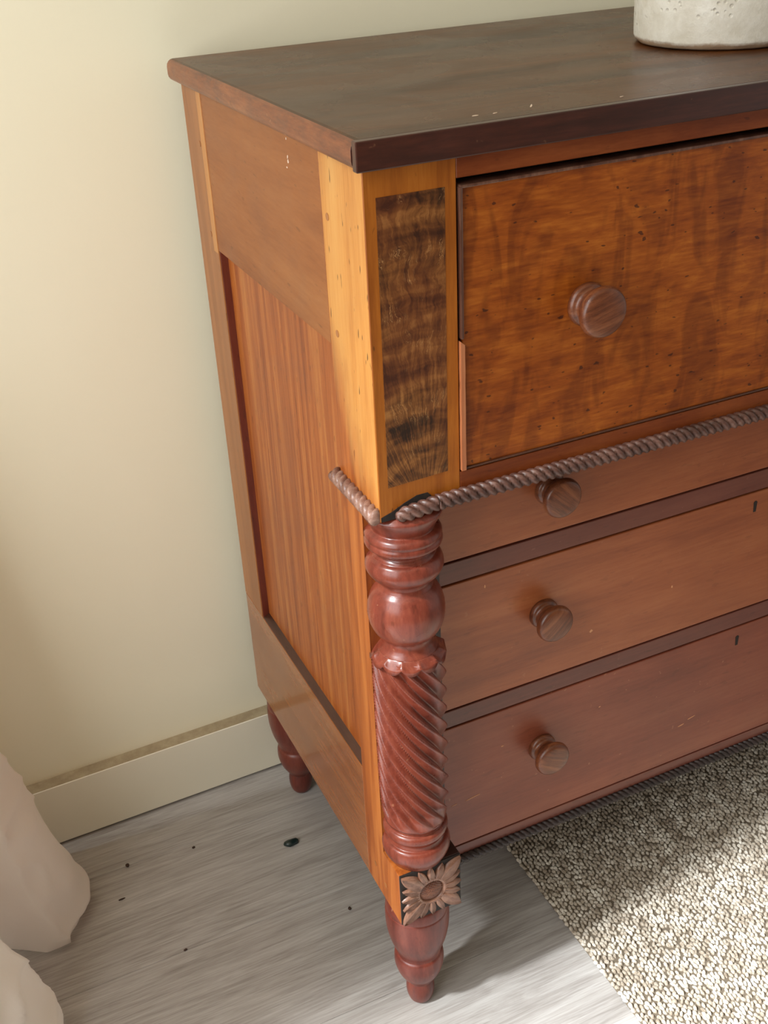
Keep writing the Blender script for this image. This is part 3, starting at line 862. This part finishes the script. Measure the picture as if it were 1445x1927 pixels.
# ------------------------------------------------------------------ curtain pooling on the floor
def catmull(P, n):
    out = []
    for i in range(len(P) - 1):
        p0 = P[max(i - 1, 0)]; p1 = P[i]; p2 = P[i + 1]; p3 = P[min(i + 2, len(P) - 1)]
        for k in range(n):
            t = k / n
            out.append(tuple(0.5 * (2 * b + (c - a) * t + (2 * a - 5 * b + 4 * c - d) * t * t + (3 * b - a - 3 * c + d) * t ** 3) for a, b, c, d in zip(p0, p1, p2, p3)))
    out.append(tuple(P[-1]))
    return out
lo = [(-.62, .520), (-.50, .525), (-.400, .512), (-.345, .475), (-.326, .425), (-.342, .372), (-.392, .346), (-.440, .372), (-.482, .392), (-.470, .330), (-.438, .270), (-.412, .226), (-.420, .170), (-.475, .125), (-.545, .095), (-.585, .050), (-.560, .000), (-.66, -.10)]
hi = [(-.66, .520), (-.55, .522), (-.460, .505), (-.415, .470), (-.402, .425), (-.418, .380), (-.448, .352), (-.500, .385), (-.555, .420), (-.545, .350), (-.512, .290), (-.492, .245), (-.505, .195), (-.560, .155), (-.615, .120), (-.640, .070), (-.620, .020), (-.70, -.08)]
tp = [(-1.20, .480), (-1.155, .525), (-1.11, .480), (-1.065, .525), (-.98, .500), (-.92, .525), (-.870, .480), (-.820, .525), (-.775, .480), (-.730, .525), (-.690, .480), (-.650, .525), (-.615, .480), (-.580, .525), (-.550, .480), (-.515, .525), (-.485, .480), (-.45, .51)]
tp = [(x - 0.16, y) for x, y in tp[::-1]]
def lerp2(A, B, t): return [tuple(a + (b - a) * t for a, b in zip(p, q)) for p, q in zip(A, B)]
cen = (-.50, .36)
tuck = [(cen[0] + (x - cen[0]) * 0.93, cen[1] + (y - cen[1]) * 0.95) for x, y in lo]
sections = [(0.003, tuck), (0.012, lerp2(tuck, lo, 0.65)), (0.035, lo), (0.075, lerp2(lo, hi, 0.12)), (0.16, lerp2(lo, hi, 0.42)), (0.245, lerp2(lo, hi, 0.76)), (0.32, hi), (0.50, lerp2(hi, tp, 0.06)), (0.75, lerp2(hi, tp, 0.18)), (1.1, lerp2(hi, tp, 0.60)), (1.5, lerp2(hi, tp, 0.88)), (2.15, tp)]
secs = [(z, catmull(P, 12)) for z, P in sections]
cols = []
ns = len(secs[0][1])
for k in range(ns):
    cols.append(catmull([(*s_[1][k], s_[0]) for s_ in secs], 12))
bm = bmesh.new(); vg = []
for k, cc in enumerate(cols):
    rowv = []
    for (x, y, z) in cc:
        f = max(0.0, 1 - z / 0.9)
        n_ = noise.noise(Vector((x * 16, y * 16, z * 13))) * 0.006 * f + noise.noise(Vector((x * 40, y * 40, z * 30 + 4))) * 0.0022 * f
        # a pinched crease across the pooled fold
        cr = ((1 - abs(noise.noise(Vector((x * 11 + 3, y * 11, z * 4 + x * 5))))) ** 4 - 0.5) * 0.020 * f + ((1 - abs(noise.noise(Vector((x * 7, y * 7 + 5, z * 17 + 2))))) ** 5 - 0.4) * 0.012 * f
        rowv.append(bm.verts.new((x + (n_ + cr) * 0.8, y - (n_ + cr) * 0.5, max(0.0025, z))))
    vg.append(rowv)
for a, b in zip(vg, vg[1:]):
    for k in range(len(a) - 1): bm.faces.new((a[k], a[k + 1], b[k + 1], b[k]))
cur = obj('linen_curtain', bm, M['linen'], None, True)
tag(cur, 'pale linen curtain pooling on the floor in the corner', 'curtain')
md = cur.modifiers.new('thickness', 'SOLIDIFY'); md.thickness = 0.0016; md.offset = 1.0
rod = empty('curtain_rod', (-0.98, 0.50, 2.18))
tag(rod, 'brass curtain rod carrying the linen curtain', 'curtain rod')
bm = bmesh.new(); tube(bm, [(-0.48, 0, 0), (0.46, 0, 0)], 0.011, 12); obj('pole', bm, M['brass'], rod, True)
for xx in (-0.42, 0.42):
    bm = bmesh.new(); tube(bm, [(xx, 0.0, -0.0), (xx, 0.0645 + 0.018 * xx, 0.0)], 0.007, 8); obj('bracket', bm, M['brass'], rod, True)

# ------------------------------------------------------------------ small debris on the floor
def crumb(name, loc, size, mat, label, cat, seed, group=None):
    bm = bmesh.new()
    bmesh.ops.create_icosphere(bm, subdivisions=2, radius=1)
    for vv in bm.verts:
        k = 1 + 0.35 * noise.noise(vv.co * 1.3 + Vector((seed, 0, seed * 2)))
        vv.co = Vector((vv.co.x * size[0] * k, vv.co.y * size[1] * k, max(-0.6, vv.co.z) * size[2] * k))
    mz = min(vv.co.z for vv in bm.verts)
    for vv in bm.verts: vv.co.z -= mz
    o = obj(name, bm, mat, None, True); o.location = loc
    tag(o, label, cat, group)
crumb('plastic_chip', (-0.0190, 0.3815, 0.0002), (0.0125, 0.0070, 0.0045), M['chip'], 'dark green chip lying on the floor beside the chest', 'chip', 3)
crumb('crumb', (-0.2640, 0.4580, 0.0002), (0.0030, 0.0036, 0.0020), M['crumb'], 'brown crumb on the floor nearest the baseboard by the curtain', 'crumb', 5)
crumb('crumb', (-0.1600, 0.4460, 0.0002), (0.0026, 0.0022, 0.0014), M['crumb'], 'brown crumb on the floor between curtain and green chip', 'crumb', 8)
crumb('crumb', (-0.2880, 0.3960, 0.0002), (0.0050, 0.0016, 0.0012), M['crumb'], 'thin brown sliver on the floor just right of the curtain', 'crumb', 11)
crumb('crumb', (-0.2280, 0.2620, 0.0002), (0.0030, 0.0018, 0.0012), M['crumb'], 'lone brown crumb on the open floor at lower left', 'crumb', 14)
crumb('crumb', (0.0120, 0.2210, 0.0002), (0.0022, 0.0034, 0.0016), M['crumb'], 'brown crumb on the floor beside the front foot', 'crumb', 17)

# ------------------------------------------------------------------ flecks and scratches worn into the chest
M['fleck'] = plain('pale_paint_fleck', (226, 204, 184), 0.7)
M['scratch'] = plain('raw_wood_scratch', (196, 140, 100), 0.6)
def fleck(name, p, du, dv, rot, ax, mat):
    """A thin irregular flake lying on a face: ax 'x' side, 'y' front, 'z' top."""
    bm = bmesh.new(); n = 9
    out, inn = [], []
    for k in range(n):
        a = 2 * PI * k / n; r = random.uniform(0.7, 1.15)
        u0, v0 = du * r * math.cos(a), dv * r * math.sin(a)
        u, v_ = u0 * math.cos(rot) - v0 * math.sin(rot), u0 * math.sin(rot) + v0 * math.cos(rot)
        for lst, h in ((out, 0.00035), (inn, -0.0004)):
            c = {'x': (p[0] - h, p[1] + u, p[2] + v_), 'y': (p[0] + u, p[1] - h, p[2] + v_), 'z': (p[0] + u, p[1] + v_, p[2] + h)}[ax]
            lst.append(bm.verts.new(c))
    bm.faces.new(out); bm.faces.new(inn[::-1])
    for k in range(n): bm.faces.new((out[k], out[(k + 1) % n], inn[(k + 1) % n], inn[k]))
    obj(name, bm, mat, chest)
for y_, z_, a_, b_ in ((0.178, 1.1190, 0.0010, 0.0014), (0.1779, 1.102, 0.0011, 0.0022), (0.1774, 1.0975, 0.0018, 0.0021), (0.182, 1.0911, 0.0014, 0.0010)):
    fleck('paint_fleck', (0.0002, y_, z_), a_, b_, 0.2, 'x', M['fleck'])
for x_, y_, a_, b_, r_ in ((0.1790, 0.026, 0.0075, 0.0009, 0.95), (0.1184, 0.0194, 0.0035, 0.0014, 0.1), (0.1379, 0.0184, 0.0028, 0.0009, 0.3), (0.2657, 0.0112, 0.0022, 0.0008, 0.2)):
    fleck('scratch', (x_, y_, ZT), a_, b_, r_, 'z', M['fleck'])
for x_, z_, a_, b_, r_ in ((0.1517, 0.6226, 0.0009, 0.0026, 0.1), (0.302, 0.5081, 0.0030, 0.0024, 0.3), (0.4217, 0.5347, 0.0013, 0.0018, 0.0), (0.1075, 0.3043, 0.0050, 0.0006, 0.15),
                           (0.1344, 0.3057, 0.0120, 0.0006, 0.14), (0.1767, 0.3734, 0.0022, 0.0009, 0.1), (0.3222, 0.3795, 0.0020, 0.0009, 0.2), (0.4604, 0.292, 0.0055, 0.0008, 0.2), (0.4777, 0.2993, 0.0075, 0.0008, 0.2)):
    fleck('scratch', (x_, YL, z_), a_, b_, r_, 'y', M['scratch'])
